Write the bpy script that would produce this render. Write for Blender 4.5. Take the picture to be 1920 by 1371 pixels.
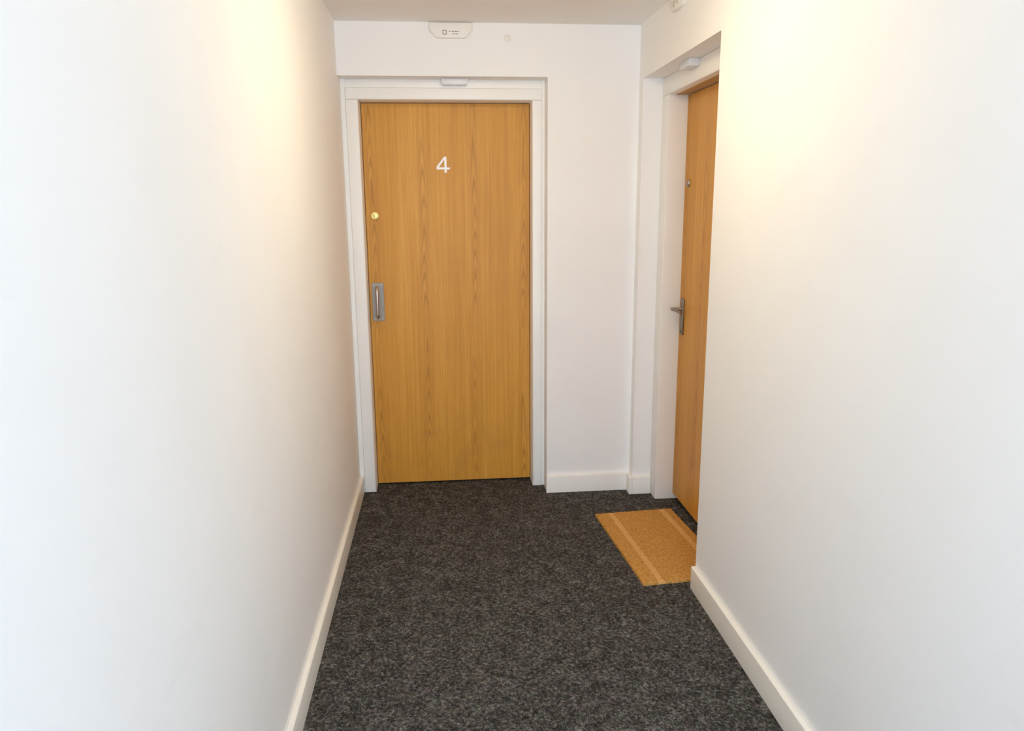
import bpy, bmesh, math, random
from mathutils import Vector, Matrix

for o in list(bpy.data.objects):
    bpy.data.objects.remove(o, do_unlink=True)
SC = bpy.context.scene
COL = SC.collection

# ------------------------------------------------------------------ camera
F_PX, YAW, PITCH, ROLL, CAM_H = 1406.9, 0.0924, -0.2123, -0.0072, 1.4947
cam_d = bpy.data.cameras.new('camera')
cam_d.sensor_fit = 'HORIZONTAL'
cam_d.sensor_width = 36.0
cam_d.lens = F_PX / 1920.0 * 36.0
cam_d.clip_start = 0.02
cam = bpy.data.objects.new('camera', cam_d)
COL.objects.link(cam)
f0 = Vector((math.sin(YAW), math.cos(YAW), 0)); r0 = Vector((math.cos(YAW), -math.sin(YAW), 0)); z0 = Vector((0, 0, 1))
fw_ = f0 * math.cos(PITCH) + z0 * math.sin(PITCH)
up_ = -f0 * math.sin(PITCH) + z0 * math.cos(PITCH)
rt_ = r0 * math.cos(ROLL) + up_ * math.sin(ROLL)
u2_ = -r0 * math.sin(ROLL) + up_ * math.cos(ROLL)
M = Matrix((rt_, u2_, -fw_)).transposed().to_4x4()
M.translation = Vector((0, 0, CAM_H))
cam.matrix_world = M
SC.camera = cam

# ------------------------------------------------------------------ world, daylight, exposure
SC.view_settings.view_transform = 'Standard'
SC.view_settings.look = 'None'
SC.view_settings.gamma = 1.0
SC.view_settings.use_curve_mapping = False
SC.view_settings.exposure = 0.22
SC.cycles.use_light_tree = False
SC.cycles.max_bounces = 9
SC.cycles.diffuse_bounces = 8      # light goes to and fro between the white walls
world = bpy.data.worlds.new('sky'); SC.world = world
world.use_nodes = True
bg = world.node_tree.nodes['Background']
bg.inputs[0].default_value = (0.70, 0.82, 1.0, 1)
bg.inputs[1].default_value = 0.6

DAY_POWER = 76.0                     # cool daylight through the window behind the viewer
DAY_COL = (.62, .785, 1.0)
LAMP_STRENGTH = 33.0                 # warm flush ceiling lamp, above the frame
LAMP_COL = (1.0, .815, .51)

# main dimensions (metres), camera stands at x = 0, y = 0
XL, XR, YE, ZC = -0.4567, 0.9676, 3.7197, 2.3136
ZH, XD2, YF, YL = 2.0793, 0.5242, 3.8099, 3.9183      # end door niche
FX1, FX2, ZF = -0.3755, 0.4614, 1.986
YN, YW, XRD, XRL, ZH2 = 3.6538, 2.6505, 1.0622, 1.1558, 2.0661   # right door niche
SK, HS = 0.0189, 0.0931
YB = -1.8                                              # wall behind the camera
WX0, WX1, WZ0, WZ1 = XL + .08, XR - .08, .40, 2.05     # window opening in it

dl = bpy.data.lights.new('window_daylight', 'AREA')
dl.shape = 'RECTANGLE'; dl.size = WX1 - WX0; dl.size_y = WZ1 - WZ0; dl.energy = DAY_POWER; dl.color = DAY_COL
dlo = bpy.data.objects.new('window_daylight', dl); COL.objects.link(dlo)
dlo.location = ((WX0 + WX1) / 2, YB - .12, (WZ0 + WZ1) / 2)
dlo.rotation_euler = (math.radians(90), 0, 0)          # sky light, shining along +y into the corridor

# ------------------------------------------------------------------ node helpers
def new_mat(name):
    m = bpy.data.materials.new(name); m.use_nodes = True
    nt = m.node_tree
    return m, nt, nt.nodes['Principled BSDF']

class N:
    """tiny node-graph helper"""
    def __init__(self, nt): self.nt = nt
    def node(self, t, **kw):
        n = self.nt.nodes.new(t)
        for k, v in kw.items(): setattr(n, k, v)
        return n
    def link(self, a, b): self.nt.links.new(a, b)
    def math(self, op, a, b=None, c=None):
        n = self.node('ShaderNodeMath', operation=op)
        for i, v in enumerate((a, b, c)):
            if v is None: continue
            if isinstance(v, (int, float)): n.inputs[i].default_value = v
            else: self.link(v, n.inputs[i])
        return n.outputs[0]
    def mix(self, fac, a, b, mode='MIX'):
        n = self.node('ShaderNodeMix', data_type='RGBA', blend_type=mode)
        for s, v in ((n.inputs[0], fac), (n.inputs[6], a), (n.inputs[7], b)):
            if isinstance(v, (int, float)): s.default_value = v
            elif isinstance(v, tuple): s.default_value = (*v, 1) if len(v) == 3 else v
            else: self.link(v, s)
        return n.outputs[2]
    def noise(self, vec, scale, detail=3, rough=.5, dist=0):
        n = self.node('ShaderNodeTexNoise')
        n.inputs['Scale'].default_value = scale; n.inputs['Detail'].default_value = detail
        n.inputs['Roughness'].default_value = rough; n.inputs['Distortion'].default_value = dist
        self.link(vec, n.inputs['Vector']); return n.outputs['Fac']
    def mapping(self, vec, scale=(1, 1, 1), loc=(0, 0, 0)):
        n = self.node('ShaderNodeMapping'); n.inputs['Scale'].default_value = scale; n.inputs['Location'].default_value = loc
        self.link(vec, n.inputs['Vector']); return n.outputs[0]
    def ramp(self, fac, stops):
        n = self.node('ShaderNodeValToRGB'); e = n.color_ramp.elements
        while len(e) < len(stops): e.new(.5)
        for el, (p, c) in zip(e, stops): el.position = p; el.color = (*c, 1)
        self.link(fac, n.inputs[0]); return n.outputs[0]
    def smooth(self, v, a, b):
        n = self.node('ShaderNodeMapRange', interpolation_type='SMOOTHSTEP')
        n.inputs['From Min'].default_value = a; n.inputs['From Max'].default_value = b
        self.link(v, n.inputs['Value']); return n.outputs[0]
    def bump(self, h, strength, dist):
        n = self.node('ShaderNodeBump'); n.inputs['Strength'].default_value = strength; n.inputs['Distance'].default_value = dist
        self.link(h, n.inputs['Height']); return n.outputs[0]
    def obj(self): return self.node('ShaderNodeTexCoord').outputs['Object']

def paint(name, col, rough, mottle=.02, bump=.12, scuff=False):
    m, nt, b = new_mat(name); g = N(nt); co = g.obj()
    n1 = g.noise(co, 1.3, 2, .6)
    dark = tuple(c * (1 - mottle * 2) for c in col)
    c = g.mix(g.smooth(n1, .35, .65), dark, col)
    if scuff:                                   # faint hand marks and rubbed patches of the wall paint
        s = g.noise(g.mapping(co, (9, 2.2, 7)), 1.0, 3, .65, .4)
        c = g.mix(g.math('MULTIPLY', g.smooth(s, .62, .76), .07), c, (.60, .57, .52))
    g.link(c, b.inputs['Base Color'])
    b.inputs['Roughness'].default_value = rough
    if bump:
        g.link(g.bump(g.noise(co, 150, 1, .5), bump, .002), b.inputs['Normal'])
    return m

def metal(name, col, rough, met=1.0):
    m, nt, b = new_mat(name); g = N(nt)
    n = g.noise(g.mapping(g.obj(), (60, 60, 400)), 1.0, 3)
    g.link(g.mix(n, tuple(c * .9 for c in col), col), b.inputs['Base Color'])
    b.inputs['Metallic'].default_value = met; b.inputs['Roughness'].default_value = rough
    return m

def plain(name, col, rough=.5):
    m, nt, b = new_mat(name); g = N(nt)
    n = g.noise(g.obj(), 40, 2)
    g.link(g.mix(n, tuple(c * .95 for c in col), col), b.inputs['Base Color'])
    b.inputs['Roughness'].default_value = rough
    return m

def oak():
    m, nt, b = new_mat('oak_veneer'); g = N(nt); co = g.obj()
    sep = g.node('ShaderNodeSeparateXYZ'); g.link(co, sep.inputs[0]); x, y, z = sep.outputs
    # veneer leaves repeat every 0.26 m; each has a crown-cut axis
    wob = g.math('MULTIPLY', g.math('SUBTRACT', g.noise(g.mapping(co, (3, 1, 1.1)), 1.0, 3, .5), .5), .05)
    xs = g.math('ADD', g.math('ADD', x, wob), .22)
    d = g.math('PINGPONG', xs, .1275)                     # distance from crown axis
    d2 = g.math('MULTIPLY', d, d)
    zz = g.math('ADD', g.math('MULTIPLY', z, 7.0), g.math('MULTIPLY', g.noise(g.mapping(co, (1.5, 1, 1.6)), 1.0, 2), 5.0))
    v = g.math('ADD', zz, g.math('MULTIPLY', d2, 4200.0))
    ring = g.math('POWER', g.math('ADD', g.math('MULTIPLY', g.math('SINE', g.math('MULTIPLY', v, 6.283)), .5), .5), 2.0)
    near = g.math('SUBTRACT', 1.0, g.smooth(d, .008, .034))
    crown = g.math('MULTIPLY', ring, near)
    crown = g.math('MULTIPLY', crown, g.smooth(g.noise(g.mapping(co, (2, 1, 2.2)), 1.0, 2), .30, .52))
    fine = g.noise(g.mapping(co, (330, 60, 5)), 1.0, 4, .6)
    mid = g.noise(g.mapping(co, (70, 20, 1.2)), 1.0, 4, .55)
    broad = g.noise(g.mapping(co, (9, 3, .35)), 1.0, 3, .5)
    t = g.math('ADD', g.math('MULTIPLY', fine, .34), g.math('ADD', g.math('MULTIPLY', mid, .38), g.math('MULTIPLY', broad, .28)))
    base = g.ramp(t, [(.34, OAK_D), (.50, OAK_M), (.66, OAK_L)])
    c = g.mix(g.math('MULTIPLY', crown, .62), base, OAK_RING)
    pores = g.smooth(g.noise(g.mapping(co, (420, 60, 22)), 1.0, 2), .60, .72)
    c = g.mix(g.math('MULTIPLY', pores, .26), c, OAK_RING)
    # rubbed grey marks low on the door
    low = g.math('MULTIPLY', g.math('SUBTRACT', 1.0, g.smooth(z, .25, .55)), g.smooth(g.noise(co, 7.5, 4, .6, .5), .50, .66))
    c = g.mix(g.math('MULTIPLY', low, .11), c, (.20, .13, .06))
    g.link(c, b.inputs['Base Color'])
    b.inputs['Roughness'].default_value = .45; b.inputs['Specular IOR Level'].default_value = .35
    g.link(g.bump(t, .05, .001), b.inputs['Normal'])
    return m
OAK_D, OAK_M, OAK_L, OAK_RING = (.54, .235, .024), (.66, .31, .037), (.77, .39, .068), (.38, .15, .016)

def carpet():
    m, nt, b = new_mat('charcoal_carpet'); g = N(nt)
    mp = g.node('ShaderNodeMapping'); mp.inputs['Rotation'].default_value = (.5, .35, .65); g.link(g.obj(), mp.inputs['Vector']); co = mp.outputs[0]
    n1 = g.noise(co, 300, 1, .6)
    n2 = g.noise(co, 85, 3, .7)
    n3 = g.noise(co, 20, 2, .6)
    t = g.math('ADD', g.math('MULTIPLY', n1, .36), g.math('ADD', g.math('MULTIPLY', n2, .50), g.math('MULTIPLY', n3, .14)))
    c = g.ramp(t, [(.37, (.008, .007, .006)), (.46, (.032, .029, .026)), (.54, (.092, .086, .079)), (.63, (.26, .245, .23))])
    tint = g.node('ShaderNodeTexNoise'); tint.inputs['Scale'].default_value = 45; g.link(co, tint.inputs['Vector'])
    c = g.mix(.22, c, g.mix(1.0, c, tint.outputs['Color'], 'OVERLAY'))
    g.link(c, b.inputs['Base Color'])
    b.inputs['Roughness'].default_value = .97
    b.inputs['Specular IOR Level'].default_value = .15
    g.link(g.bump(t, .5, .004), b.inputs['Normal'])
    return m

def coir(name, c0, c1, c2):
    m, nt, b = new_mat(name); g = N(nt); co = g.obj()
    n = g.math('ADD', g.math('MULTIPLY', g.noise(co, 330, 2, .6), .5), g.math('MULTIPLY', g.noise(co, 95, 4, .65), .5))
    g.link(g.ramp(n, [(.36, c0), (.52, c1), (.68, c2)]), b.inputs['Base Color'])
    b.inputs['Roughness'].default_value = .95; b.inputs['Specular IOR Level'].default_value = .1
    g.link(g.bump(n, .6, .004), b.inputs['Normal'])
    return m

WALL = paint('white_wall_paint', (.93, .915, .895), .75, .012, 0, scuff=True)
CEIL = paint('ceiling_paint', (.92, .895, .855), .9, .01, 0)
GLOSS = paint('cream_gloss_paint', (.95, .92, .855), .38, .02, 0)
FRAME = paint('white_frame_paint', (.93, .905, .86), .40, .02, 0)
OAKM = oak()
CARPET = carpet()
STEEL = metal('brushed_steel', (.34, .285, .235), .5)
CHROME = metal('bright_steel', (.58, .52, .47), .28)
BRASS = metal('polished_brass', (.95, .74, .27), .36, .8)
DARK = plain('black_gap_seal', (.012, .010, .009), .7)
OAK_BOUNCE = plain('painted_oak_bounce', (.56, .34, .13), .6)  # light bounced off the oak leaf, put into a strip's colour
PLASTIC = plain('white_plastic', (.90, .865, .81), .4)
COOLP = plain('cool_white_plastic', (.80, .81, .83), .35)
PRINT = plain('grey_print', (.34, .30, .27), .6)
NUMW = plain('white_numeral', (.97, .95, .92), .3)
COIR = coir('coir_mat', (.36, .17, .040), (.62, .325, .085), (.86, .50, .17))
COIRP = coir('pale_coir_band', (.60, .33, .10), (.76, .45, .165), (.86, .57, .25))

# ------------------------------------------------------------------ mesh helpers
def bx(bm, x0, x1, y0, y1, z0, z1):
    v = [bm.verts.new((x, y, z)) for x in (x0, x1) for y in (y0, y1) for z in (z0, z1)]
    fs = []
    for q in ((0, 1, 3, 2), (4, 6, 7, 5), (0, 4, 5, 1), (2, 3, 7, 6), (0, 2, 6, 4), (1, 5, 7, 3)):
        fs.append(bm.faces.new([v[i] for i in q]))
    return v, fs

def prism(bm, pts, y0, y1):
    """polygon in x,z extruded from y0 (front) to y1"""
    a = [bm.verts.new((x, y0, z)) for x, z in pts]; b = [bm.verts.new((x, y1, z)) for x, z in pts]
    bm.faces.new(a); bm.faces.new(b[::-1])
    n = len(pts)
    for i in range(n):
        bm.faces.new((a[i], b[i], b[(i + 1) % n], a[(i + 1) % n]))

def lathe(bm, prof, seg=24, axis='y', c=(0, 0, 0)):
    """prof: (radius, height) list; closed at both ends; height runs along -y (axis y) or -z (axis z)"""
    rings = []
    for r, h in prof:
        ring = []
        for i in range(seg):
            a = 2 * math.pi * i / seg
            p = (r * math.cos(a), -h, r * math.sin(a)) if axis == 'y' else (r * math.cos(a), r * math.sin(a), -h)
            ring.append(bm.verts.new((p[0] + c[0], p[1] + c[1], p[2] + c[2])))
        rings.append(ring)
    for a, b in zip(rings, rings[1:]):
        for i in range(seg):
            bm.faces.new((a[i], a[(i + 1) % seg], b[(i + 1) % seg], b[i]))
    bm.faces.new(rings[0]); bm.faces.new(rings[-1][::-1])

def tube(bm, path, r, seg=12):
    path = [Vector(p) for p in path]; rings = []
    for i, p in enumerate(path):
        t = (path[min(i + 1, len(path) - 1)] - path[max(i - 1, 0)]).normalized()
        a = t.orthogonal().normalized() if i == 0 else (prev - t * prev.dot(t)).normalized()
        prev = a; b = t.cross(a)
        rr = r[i] if isinstance(r, (list, tuple)) else r
        rings.append([bm.verts.new(p + (a * math.cos(2 * math.pi * k / seg) + b * math.sin(2 * math.pi * k / seg)) * rr) for k in range(seg)])
    for a, b in zip(rings, rings[1:]):
        for i in range(seg):
            bm.faces.new((a[i], a[(i + 1) % seg], b[(i + 1) % seg], b[i]))
    bm.faces.new(rings[0][::-1]); bm.faces.new(rings[-1])

def bevel(bm, w, seg=2, edges=None):
    bmesh.ops.bevel(bm, geom=list(edges or bm.edges), offset=w, segments=seg, profile=.5, affect='EDGES', clamp_overlap=True)

def mk(name, bm, mat, parent=None, origin=None, smooth=False, loc=None):
    """link the bmesh as one object; origin (top-level things): point of the mesh that becomes the object's origin"""
    bmesh.ops.recalc_face_normals(bm, faces=bm.faces)
    if origin is not None:
        bmesh.ops.translate(bm, verts=bm.verts, vec=-Vector(origin))
    me = bpy.data.meshes.new(name); bm.to_mesh(me); bm.free()
    me.materials.append(mat)
    if smooth:
        for p in me.polygons: p.use_smooth = True
        me.set_sharp_from_angle(angle=math.radians(40))
    o = bpy.data.objects.new(name, me); COL.objects.link(o)
    if origin is not None: o.location = origin
    if loc is not None: o.location = loc
    if parent: o.parent = parent
    return o

def tag(o, label, cat=None, group=None, kind=None):
    o['label'] = label
    if cat: o['category'] = cat
    if group: o['group'] = group
    if kind: o['kind'] = kind
    return o

def empty(name, loc, rz=0):
    o = bpy.data.objects.new(name, None); COL.objects.link(o)
    o.location = loc; o.rotation_euler = (0, 0, rz); o.empty_display_size = .1
    return o

def struct(name, boxes, mat, label, bev=0):
    bm = bmesh.new()
    for b in boxes: bx(bm, *b)
    if bev: bevel(bm, bev, 2)
    o = mk(name, bm, mat, smooth=bool(bev))
    return tag(o, label, kind='structure')

# ------------------------------------------------------------------ room shell
TH = .35
struct('floor', [(XL - TH, XR + TH, YB - .1, YE + TH, -.12, 0)], CARPET, 'dark charcoal flecked carpet covering the corridor floor')
struct('ceiling', [(XL - TH, XR + TH, YB - .1, YE + TH, ZC, ZC + .12)], CEIL, 'plain off-white corridor ceiling')
struct('wall_left', [(XL - TH, XL, YB - .1, YE + TH, 0, ZC)], WALL, 'long plain white wall on the left of the corridor')
struct('wall_end', [(XL, XD2, YE, YE + TH, ZH, ZC), (XD2, XR, YE, YE + TH, 0, ZC)], WALL, 'white end wall around the door numbered 4')
struct('wall_right', [(XR, XR + TH, YB - .1, YW, 0, ZC), (XR, XR + TH, YW, YE + TH, ZH2, ZC), (XR, XR + TH, YN, YE + TH, 0, ZH2)],
       WALL, 'plain white wall on the right with a recessed doorway')
# wall behind the camera, with the window that lets the daylight in
struct('wall_back', [(XL, WX0, YB - .1, YB, 0, ZC), (WX1, XR, YB - .1, YB, 0, ZC), (WX0, WX1, YB - .1, YB, 0, WZ0), (WX0, WX1, YB - .1, YB, WZ1, ZC)],
       WALL, 'white wall behind the viewer with a window')
win = tag(empty('window_1', ((WX0 + WX1) / 2, YB - .05, WZ0)), 'white framed window behind the viewer', kind='structure')
def wbar(name, x0, x1, z0, z1):
    bm = bmesh.new(); bx(bm, x0, x1, -.025, .025, z0, z1); bevel(bm, .004, 1); mk(name, bm, FRAME, win)
ww, wh = (WX1 - WX0) / 2, WZ1 - WZ0
wbar('window_jamb', -ww, -ww + .06, 0, wh); wbar('window_jamb', ww - .06, ww, 0, wh)
wbar('window_rail', -ww + .06, ww - .06, 0, .06); wbar('window_rail', -ww + .06, ww - .06, wh - .06, wh)
wbar('window_mullion', -.025, .025, .06, wh - .06)
gm, gnt, gb = new_mat('window_glass')                 # thin clear pane: mostly transparent, a little mirror reflection
gt = gnt.nodes.new('ShaderNodeBsdfTransparent'); gg = gnt.nodes.new('ShaderNodeBsdfGlossy'); gx = gnt.nodes.new('ShaderNodeMixShader')
gg.inputs['Roughness'].default_value = .02; gx.inputs[0].default_value = .06
gnt.links.new(gt.outputs[0], gx.inputs[1]); gnt.links.new(gg.outputs[0], gx.inputs[2])
gnt.links.new(gx.outputs[0], gnt.nodes['Material Output'].inputs[0]); gnt.nodes.remove(gb)
for s in (-1, 1):
    bm = bmesh.new(); a, b_ = sorted((s * .025, s * (ww - .06))); bx(bm, a, b_, -.003, .003, .06, wh - .06); mk('pane', bm, gm, win)

# skirting boards
def skirting(name, boxes, label):
    bm = bmesh.new()
    for b in boxes: bx(bm, *b)
    top = [e for e in bm.edges if all(v.co.z > HS - .001 for v in e.verts)]
    ver = [e for e in bm.edges if abs(e.verts[0].co.z - e.verts[1].co.z) > .05]
    bevel(bm, .004, 3, top + ver)
    return tag(mk(name, bm, GLOSS, smooth=True), label, kind='structure')
skirting('baseboard_left', [(XL, XL + SK, YB, YF + .001, 0, HS)], 'cream painted skirting board along the left wall')
skirting('baseboard_right', [(XR - SK, XR, YB, YW, 0, HS)], 'cream painted skirting board along the right wall, ending at the doormat')
skirting('baseboard_end', [(XD2 - .003, XR, YE - SK, YE, 0, HS)], 'cream painted skirting board right of the door numbered 4')
skirting('baseboard_recess', [(XR - SK, XR, YN - SK, YE - SK, 0, HS), (XR, XRD, YN - SK, YN, 0, HS)], 'short cream skirting board stepping round the corner beside the right door')

# ------------------------------------------------------------------ doors
def make_door(name, origin, rz, W, top, head_z, left_w, right_w, setback, gap, strips, label, leaf_h):
    """local x across the opening, y into the wall, z up; origin at the foot of the left jamb, on the frame face"""
    D = empty(name, origin, rz); D['kind'] = 'structure'; D['label'] = label; D['category'] = 'door'
    dep = setback + .062
    sl, sr, st = strips                                   # widths of the set-back outer strips
    def piece(nm, x0, x1, z0, z1, y0=0.0, bev=.006):
        bm = bmesh.new(); bx(bm, x0, x1, y0, dep, z0, z1)
        ed = [e for e in bm.edges if all(abs(v.co.y - y0) < 1e-5 for v in e.verts) and abs(e.verts[0].co.z - e.verts[1].co.z) + abs(e.verts[0].co.x - e.verts[1].co.x) > .03]
        bevel(bm, bev, 3, ed)
        return mk(nm, bm, FRAME, D, smooth=True)
    piece('frame_jamb', -left_w + sl, 0, 0, top)
    piece('frame_jamb', W, W + right_w - sr, 0, top)
    piece('frame_head', -left_w + sl, W + right_w - sr, top, head_z - st)
    if sl: piece('frame_packer', -left_w, -left_w + sl, 0, head_z, .009, .002)
    if sr: piece('frame_packer', W + right_w - sr, W + right_w, 0, head_z, .009, .002)
    if st: piece('frame_packer', -left_w + sl, W + right_w - sr, head_z - st, head_z, .009, .002)
    # leaf
    bm = bmesh.new(); bx(bm, .003, W - .003, setback, setback + .044, gap, leaf_h)
    bevel(bm, .0015, 1)
    leaf = mk('door_leaf', bm, OAKM, D); leaf['label'] = 'plain oak veneer door leaf'
    # stops behind the leaf and a dark seal below it keep the light out
    bm = bmesh.new(); bx(bm, 0, W, setback + .046, dep, leaf_h - .02, top); mk('door_stop', bm, FRAME, D)
    bm = bmesh.new(); bx(bm, 0, .014, setback + .046, dep, 0, leaf_h - .02); mk('door_stop', bm, FRAME, D)
    bm = bmesh.new(); bx(bm, W - .014, W, setback + .046, dep, 0, leaf_h - .02); mk('door_stop', bm, FRAME, D)
    bm = bmesh.new(); bx(bm, .014, W - .014, setback + .046, dep, 0, .05); mk('draught_seal', bm, DARK, D)
    return D

door1 = make_door('door_1', (FX1, YF, 0), 0, FX2 - FX1, ZF, ZH, FX1 - XL, XD2 - FX2, YL - YF, .009, (.022, .014, .038),
                  'oak veneer door with white numeral 4 in the end wall', ZF - .003)
W2 = (YN - .0953) - 2.70
door2 = make_door('door_2', (XRD, YN - .0953, 0), math.radians(-90), W2, 1.9835, ZH2, .0953, 2.70 - YW, XRL - XRD, .032, (0, 0, 0),
                  'oak veneer door with lever handle in the right wall, behind the doormat', 1.978)

# --- furniture of the end door
S1 = YL - YF
def l1(x, z): return (x - FX1, S1, z)       # world x,z on the leaf face -> door_1 local
# night-latch cylinder
bm = bmesh.new(); c = l1(-.328, 1.44)
lathe(bm, [(.0215, 0), (.022, .002), (.021, .005), (.0175, .0075), (.0140, .0075), (.012, .0062), (.0118, .0105), (.004, .0115)], 32, c=c)
cyl = mk('lock_cylinder', bm, BRASS, door1, smooth=True); cyl['label'] = 'round brass lock cylinder'
bm = bmesh.new(); bx(bm, c[0] - .0012, c[0] + .0012, c[1] - .0122, c[1] - .0100, c[2] - .006, c[2] + .004); mk('keyhole', bm, DARK, cyl)
# pull handle on its plate
px0, px1, pz0, pz1 = -.361 - FX1, -.299 - FX1, .903, 1.101
bm = bmesh.new(); bx(bm, px0, px1, S1 - .003, S1, pz0, pz1); bevel(bm, .001, 1)
plate = mk('handle_plate', bm, STEEL, door1); plate['label'] = 'grey brushed steel handle plate'
hx = (px0 + px1) / 2 - .001
bm = bmesh.new()
zt, zb, yo = 1.078, .926, S1 - .042
path = [(hx, S1 - .001, zt)]
for k in range(7):
    a = k / 6 * math.pi / 2
    path.append((hx, yo + .016 - .016 * math.sin(a), zt - .016 + .016 * math.cos(a)))
for k in range(7):
    a = k / 6 * math.pi / 2
    path.append((hx, yo + .016 - .016 * math.cos(a), zb + .016 - .016 * math.sin(a)))
path.append((hx, S1 - .001, zb))
tube(bm, path, .0085, 14)
grip = mk('pull_grip', bm, CHROME, plate, smooth=True); grip['label'] = 'D-shaped steel pull bar'
for z in (1.090, .914):
    for dx in (-.021, .021):
        bm = bmesh.new(); lathe(bm, [(.0035, 0), (.0035, .001), (.002, .0016)], 10, c=(hx + dx, S1 - .003, z)); mk('screw', bm, CHROME, plate, smooth=True)
# numeral 4
bm = bmesh.new()
nstroke = [0]
def stroke(ax, az, bx_, bz, w0, w1):
    nstroke[0] += 1; yf = S1 - .004 - .0004 * nstroke[0]
    d = Vector((bx_ - ax, bz - az)); n = Vector((-d.y, d.x)).normalized()
    prism(bm, [(ax - FX1 + n.x * w0, az + n.y * w0), (ax - FX1 - n.x * w0, az - n.y * w0), (bx_ - FX1 - n.x * w1, bz - n.y * w1), (bx_ - FX1 + n.x * w1, bz + n.y * w1)], yf, S1)
stroke(.034, 1.728, .0345, 1.650, .0052, .0060)       # stem
stroke(.033, 1.727, -.007, 1.676, .0046, .0056)       # diagonal
stroke(-.011, 1.672, .056, 1.671, .0056, .0044)       # cross bar
num = mk('door_numeral', bm, NUMW, door1); num['label'] = 'white numeral 4'

# --- furniture of the right door (local x runs towards the viewer)
S2 = XRL - XRD; Y2 = YN - .0953
def l2(yw, z): return (Y2 - yw, S2, z)
c = l2(3.493, 1.582); bm = bmesh.new()
lathe(bm, [(.0185, 0), (.019, .002), (.018, .006), (.0145, .009), (.0125, .008), (.0118, .013), (.004, .014)], 24, c=c)
cy2 = mk('lock_cylinder', bm, CHROME, door2, smooth=True); cy2['label'] = 'round pale metal lock cylinder'
bm = bmesh.new(); bx(bm, c[0] - .0012, c[0] + .0012, c[1] - .0150, c[1] - .0130, c[2] - .006, c[2] + .004); mk('keyhole', bm, DARK, cy2)
ly = 3.503
bm = bmesh.new(); xa = Y2 - ly; bx(bm, xa - .020, xa + .020, S2 - .009, S2, .868, 1.045); bevel(bm, .003, 2)
bp = mk('lever_plate', bm, STEEL, door2, smooth=True); bp['label'] = 'steel lever handle back plate'
bm = bmesh.new(); zc_ = .992
lathe(bm, [(.0115, 0), (.0115, .006), (.009, .009), (.0085, .040)], 18, c=(xa, S2 - .009, zc_))
mk('lever_neck', bm, STEEL, bp, smooth=True)
bm = bmesh.new()
tube(bm, [(xa - .006, S2 - .052, zc_), (xa + .010, S2 - .054, zc_ + .001), (xa + .045, S2 - .056, zc_ + .003), (xa + .085, S2 - .053, zc_ + .001), (xa + .112, S2 - .046, zc_ - .004)],
     [.0080, .0080, .0070, .0066, .0062], 14)
mk('lever', bm, STEEL, bp, smooth=True)
bm = bmesh.new(); lathe(bm, [(.005, 0), (.005, .0012), (.003, .002)], 12, c=(xa, S2 - .009, .882)); mk('keyhole', bm, DARK, bp)
bm = bmesh.new(); lathe(bm, [(.0035, 0), (.0035, .001), (.002, .0018)], 12, c=(xa, S2 - .009, 1.033)); mk('screw', bm, CHROME, bp)
# added brown strip under the frame head: painted bounce light from the oak leaf
bm = bmesh.new(); bx(bm, .004, W2 - .004, S2 - .058, S2 - .004, 1.9805, 1.9835); sl_ = mk('bounce_strip', bm, OAK_BOUNCE, door2); sl_['label'] = 'brown strip of painted oak bounce light under the frame head'

# ------------------------------------------------------------------ small fittings
def notice_plate(loc, rz, label):
    """shallow plastic plate with chamfered lower corners, hung right under the ceiling; faces local -y, top at local z = 0"""
    P = tag(empty('notice_plate', loc, rz), label, 'sign', 'notice plates above the doors')
    pts = [(-.100, -.001), (-.1, -.030), (-.092, -.042), (-.070, -.064), (-.062, -.068), (.062, -.068), (.070, -.064), (.092, -.042), (.1, -.030), (.1, -.001)]
    bm = bmesh.new(); prism(bm, pts, -.020, 0)
    bevel(bm, .006, 2, [e for e in bm.edges if all(abs(v.co.y + .020) < 1e-5 for v in e.verts)])
    body = mk('plate_body', bm, PLASTIC, P, smooth=True)
    # printed pictogram and two short lines, too small to read
    def mark(nm, x0, x1, z0, z1):
        bm = bmesh.new(); bx(bm, x0, x1, -.0206, -.0198, z0, z1); mk(nm, bm, PRINT, P)
    mark('pictogram_edge', -.0385, -.0345, -.0545, -.0340); mark('pictogram_edge', -.0235, -.0195, -.0545, -.0340)
    mark('pictogram_edge', -.0345, -.0235, -.0545, -.0515); mark('pictogram_edge', -.0345, -.0235, -.0370, -.0340)
    for x0, x1 in ((-.010, -.002), (.004, .016), (.0175, .028), (.030, .037)): mark('printed_word', x0, x1, -.0420, -.0380)
    for x0, x1 in ((.006, .015), (.017, .033)): mark('printed_word', x0, x1, -.0520, -.0490)
    return P
notice_plate((.072, YE, ZC - .003), 0, 'white plastic notice plate with grey print on end wall above the number 4 door')
notice_plate((XR, 3.115, ZC - .003), math.radians(-90), 'white plastic notice plate on right wall above the recessed doorway')

def sensor(loc, rz, label):
    P = tag(empty('door_contact', loc, rz), label, 'sensor', 'door contact boxes under the lintels')
    pts = [(-.064, 0), (-.060, -.022), (-.056, -.026), (.056, -.026), (.060, -.022), (.064, 0)]
    bm = bmesh.new(); prism(bm, pts, -.045, 0)
    bevel(bm, .0025, 2, [e for e in bm.edges if all(abs(v.co.y + .045) < 1e-5 for v in e.verts)])
    mk('contact_body', bm, COOLP, P, smooth=True)
    bm = bmesh.new(); bx(bm, -.054, .054, -.043, -.003, -.0285, -.0255); bevel(bm, .001, 1); mk('contact_base', bm, COOLP, P)
    return P
sensor((.086, YF + .009, ZH - .001), 0, 'small white box under the lintel above the number 4 door')
sensor((XRD, 3.20, ZH2 - .001), math.radians(-90), 'small pale box under the lintel of the right doorway')

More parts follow.
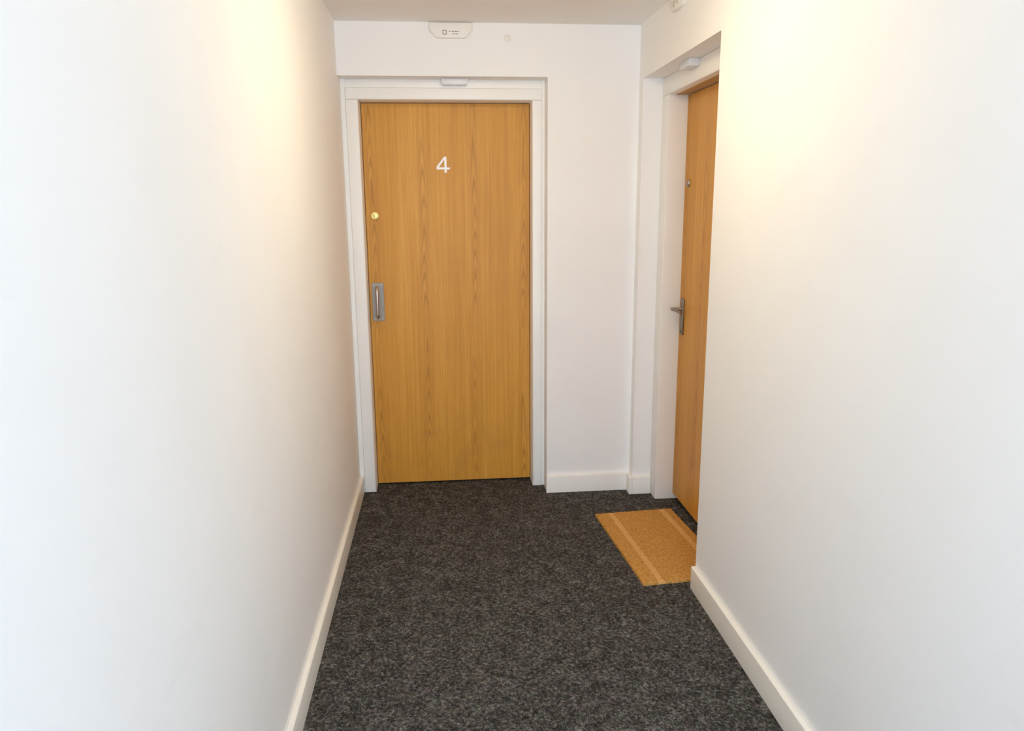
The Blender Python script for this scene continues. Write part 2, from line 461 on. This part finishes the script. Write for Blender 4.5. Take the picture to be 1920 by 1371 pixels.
bm = bmesh.new(); lathe(bm, [(.0165, 0), (.0165, .004), (.013, .007), (.009, .0075), (.0085, .005), (.003, .005)], 24, c=(.334, YE, 2.248))
cap = mk('wall_cap', bm, PLASTIC, origin=(.334, YE, 2.248), smooth=True)
tag(cap, 'small round white cap on end wall right of the notice plate', 'cap')

# ------------------------------------------------------------------ doormat
random.seed(4)
MA = math.atan2(.053, .698); MW, ML, MT = .385, .700, .012
mat = tag(empty('doormat', (.768, 2.679, 0.0), MA), 'tan coir doormat with two pale stripes in front of the right door', 'doormat')
def mat_slab(x0, x1, y0, y1, h, n):
    bm = bmesh.new()
    nx = max(2, int((x1 - x0) / n)); ny = int((y1 - y0) / n)
    g = [[bm.verts.new((x0 + (x1 - x0) * i / nx + random.uniform(-.0008, .0008), y0 + (y1 - y0) * j / ny + random.uniform(-.0008, .0008),
                        h + random.uniform(-.0012, .0012) - (.003 if j in (0, ny) else 0))) for j in range(ny + 1)] for i in range(nx + 1)]
    for i in range(nx):
        for j in range(ny): bm.faces.new((g[i][j], g[i + 1][j], g[i + 1][j + 1], g[i][j + 1]))
    rim = [g[i][0] for i in range(nx + 1)] + [g[nx][j] for j in range(1, ny + 1)] + [g[i][ny] for i in range(nx - 1, -1, -1)] + [g[0][j] for j in range(ny - 1, 0, -1)]
    low = [bm.verts.new((v.co.x, v.co.y, 0.0005)) for v in rim]
    for i in range(len(rim)):
        k = (i + 1) % len(rim); bm.faces.new((rim[i], low[i], low[k], rim[k]))
    bm.faces.new(low[::-1])
    return bm
bands = [(0, .064, 0), (.064, .090, 1), (.090, .322, 0), (.322, .350, 1), (.350, MW, 0)]
for x0, x1, pale in bands:
    o = mk('pale_stripe' if pale else 'coir_panel', mat_slab(x0, x1, 0, ML, MT - (.001 if pale else 0), .006), COIRP if pale else COIR, mat, smooth=False)
    if pale: o['label'] = 'pale woven stripe'
# bristles standing out of the pile
def bristles(pale, n):
    bm = bmesh.new(); bb = [b for b in bands if b[2] == pale]; wts = [b[1] - b[0] for b in bb]
    for _ in range(n):
        b = random.choices(bb, wts)[0]
        x = random.uniform(b[0], b[1]); y = random.uniform(0, ML); a = random.uniform(0, 6.283); l = random.uniform(.002, .0055); w = .0007
        t = (x + math.cos(a) * l * .7, y + math.sin(a) * l * .7, MT + random.uniform(.001, .0035))
        p = (math.cos(a + 1.57) * w, math.sin(a + 1.57) * w)
        bm.faces.new([bm.verts.new((x - p[0], y - p[1], MT - .002)), bm.verts.new((x + p[0], y + p[1], MT - .002)), bm.verts.new(t)])
    o = mk('coir_bristles', bm, COIRP if pale else COIR, mat); o['kind'] = 'stuff'
bristles(0, 26000); bristles(1, 4000)

# ------------------------------------------------------------------ ceiling lamp (above the frame)
lamp = tag(empty('ceiling_lamp', (.30, 2.30, ZC)), 'round flush ceiling lamp with warm opal diffuser halfway along the corridor', 'lamp')
bm = bmesh.new(); lathe(bm, [(.165, 0), (.165, .022), (.155, .028)], 40, axis='z'); mk('lamp_base', bm, PLASTIC, lamp, smooth=True)
bm = bmesh.new(); lathe(bm, [(.150, .026), (.148, .045), (.135, .065), (.105, .082), (.06, .092), (.015, .095)], 40, axis='z')
lm, lnt, lb = new_mat('opal_diffuser'); lb.inputs['Emission Color'].default_value = (*LAMP_COL, 1); lb.inputs['Emission Strength'].default_value = LAMP_STRENGTH
lb.inputs['Base Color'].default_value = (.9, .87, .8, 1)
mk('lamp_diffuser', bm, lm, lamp, smooth=True)
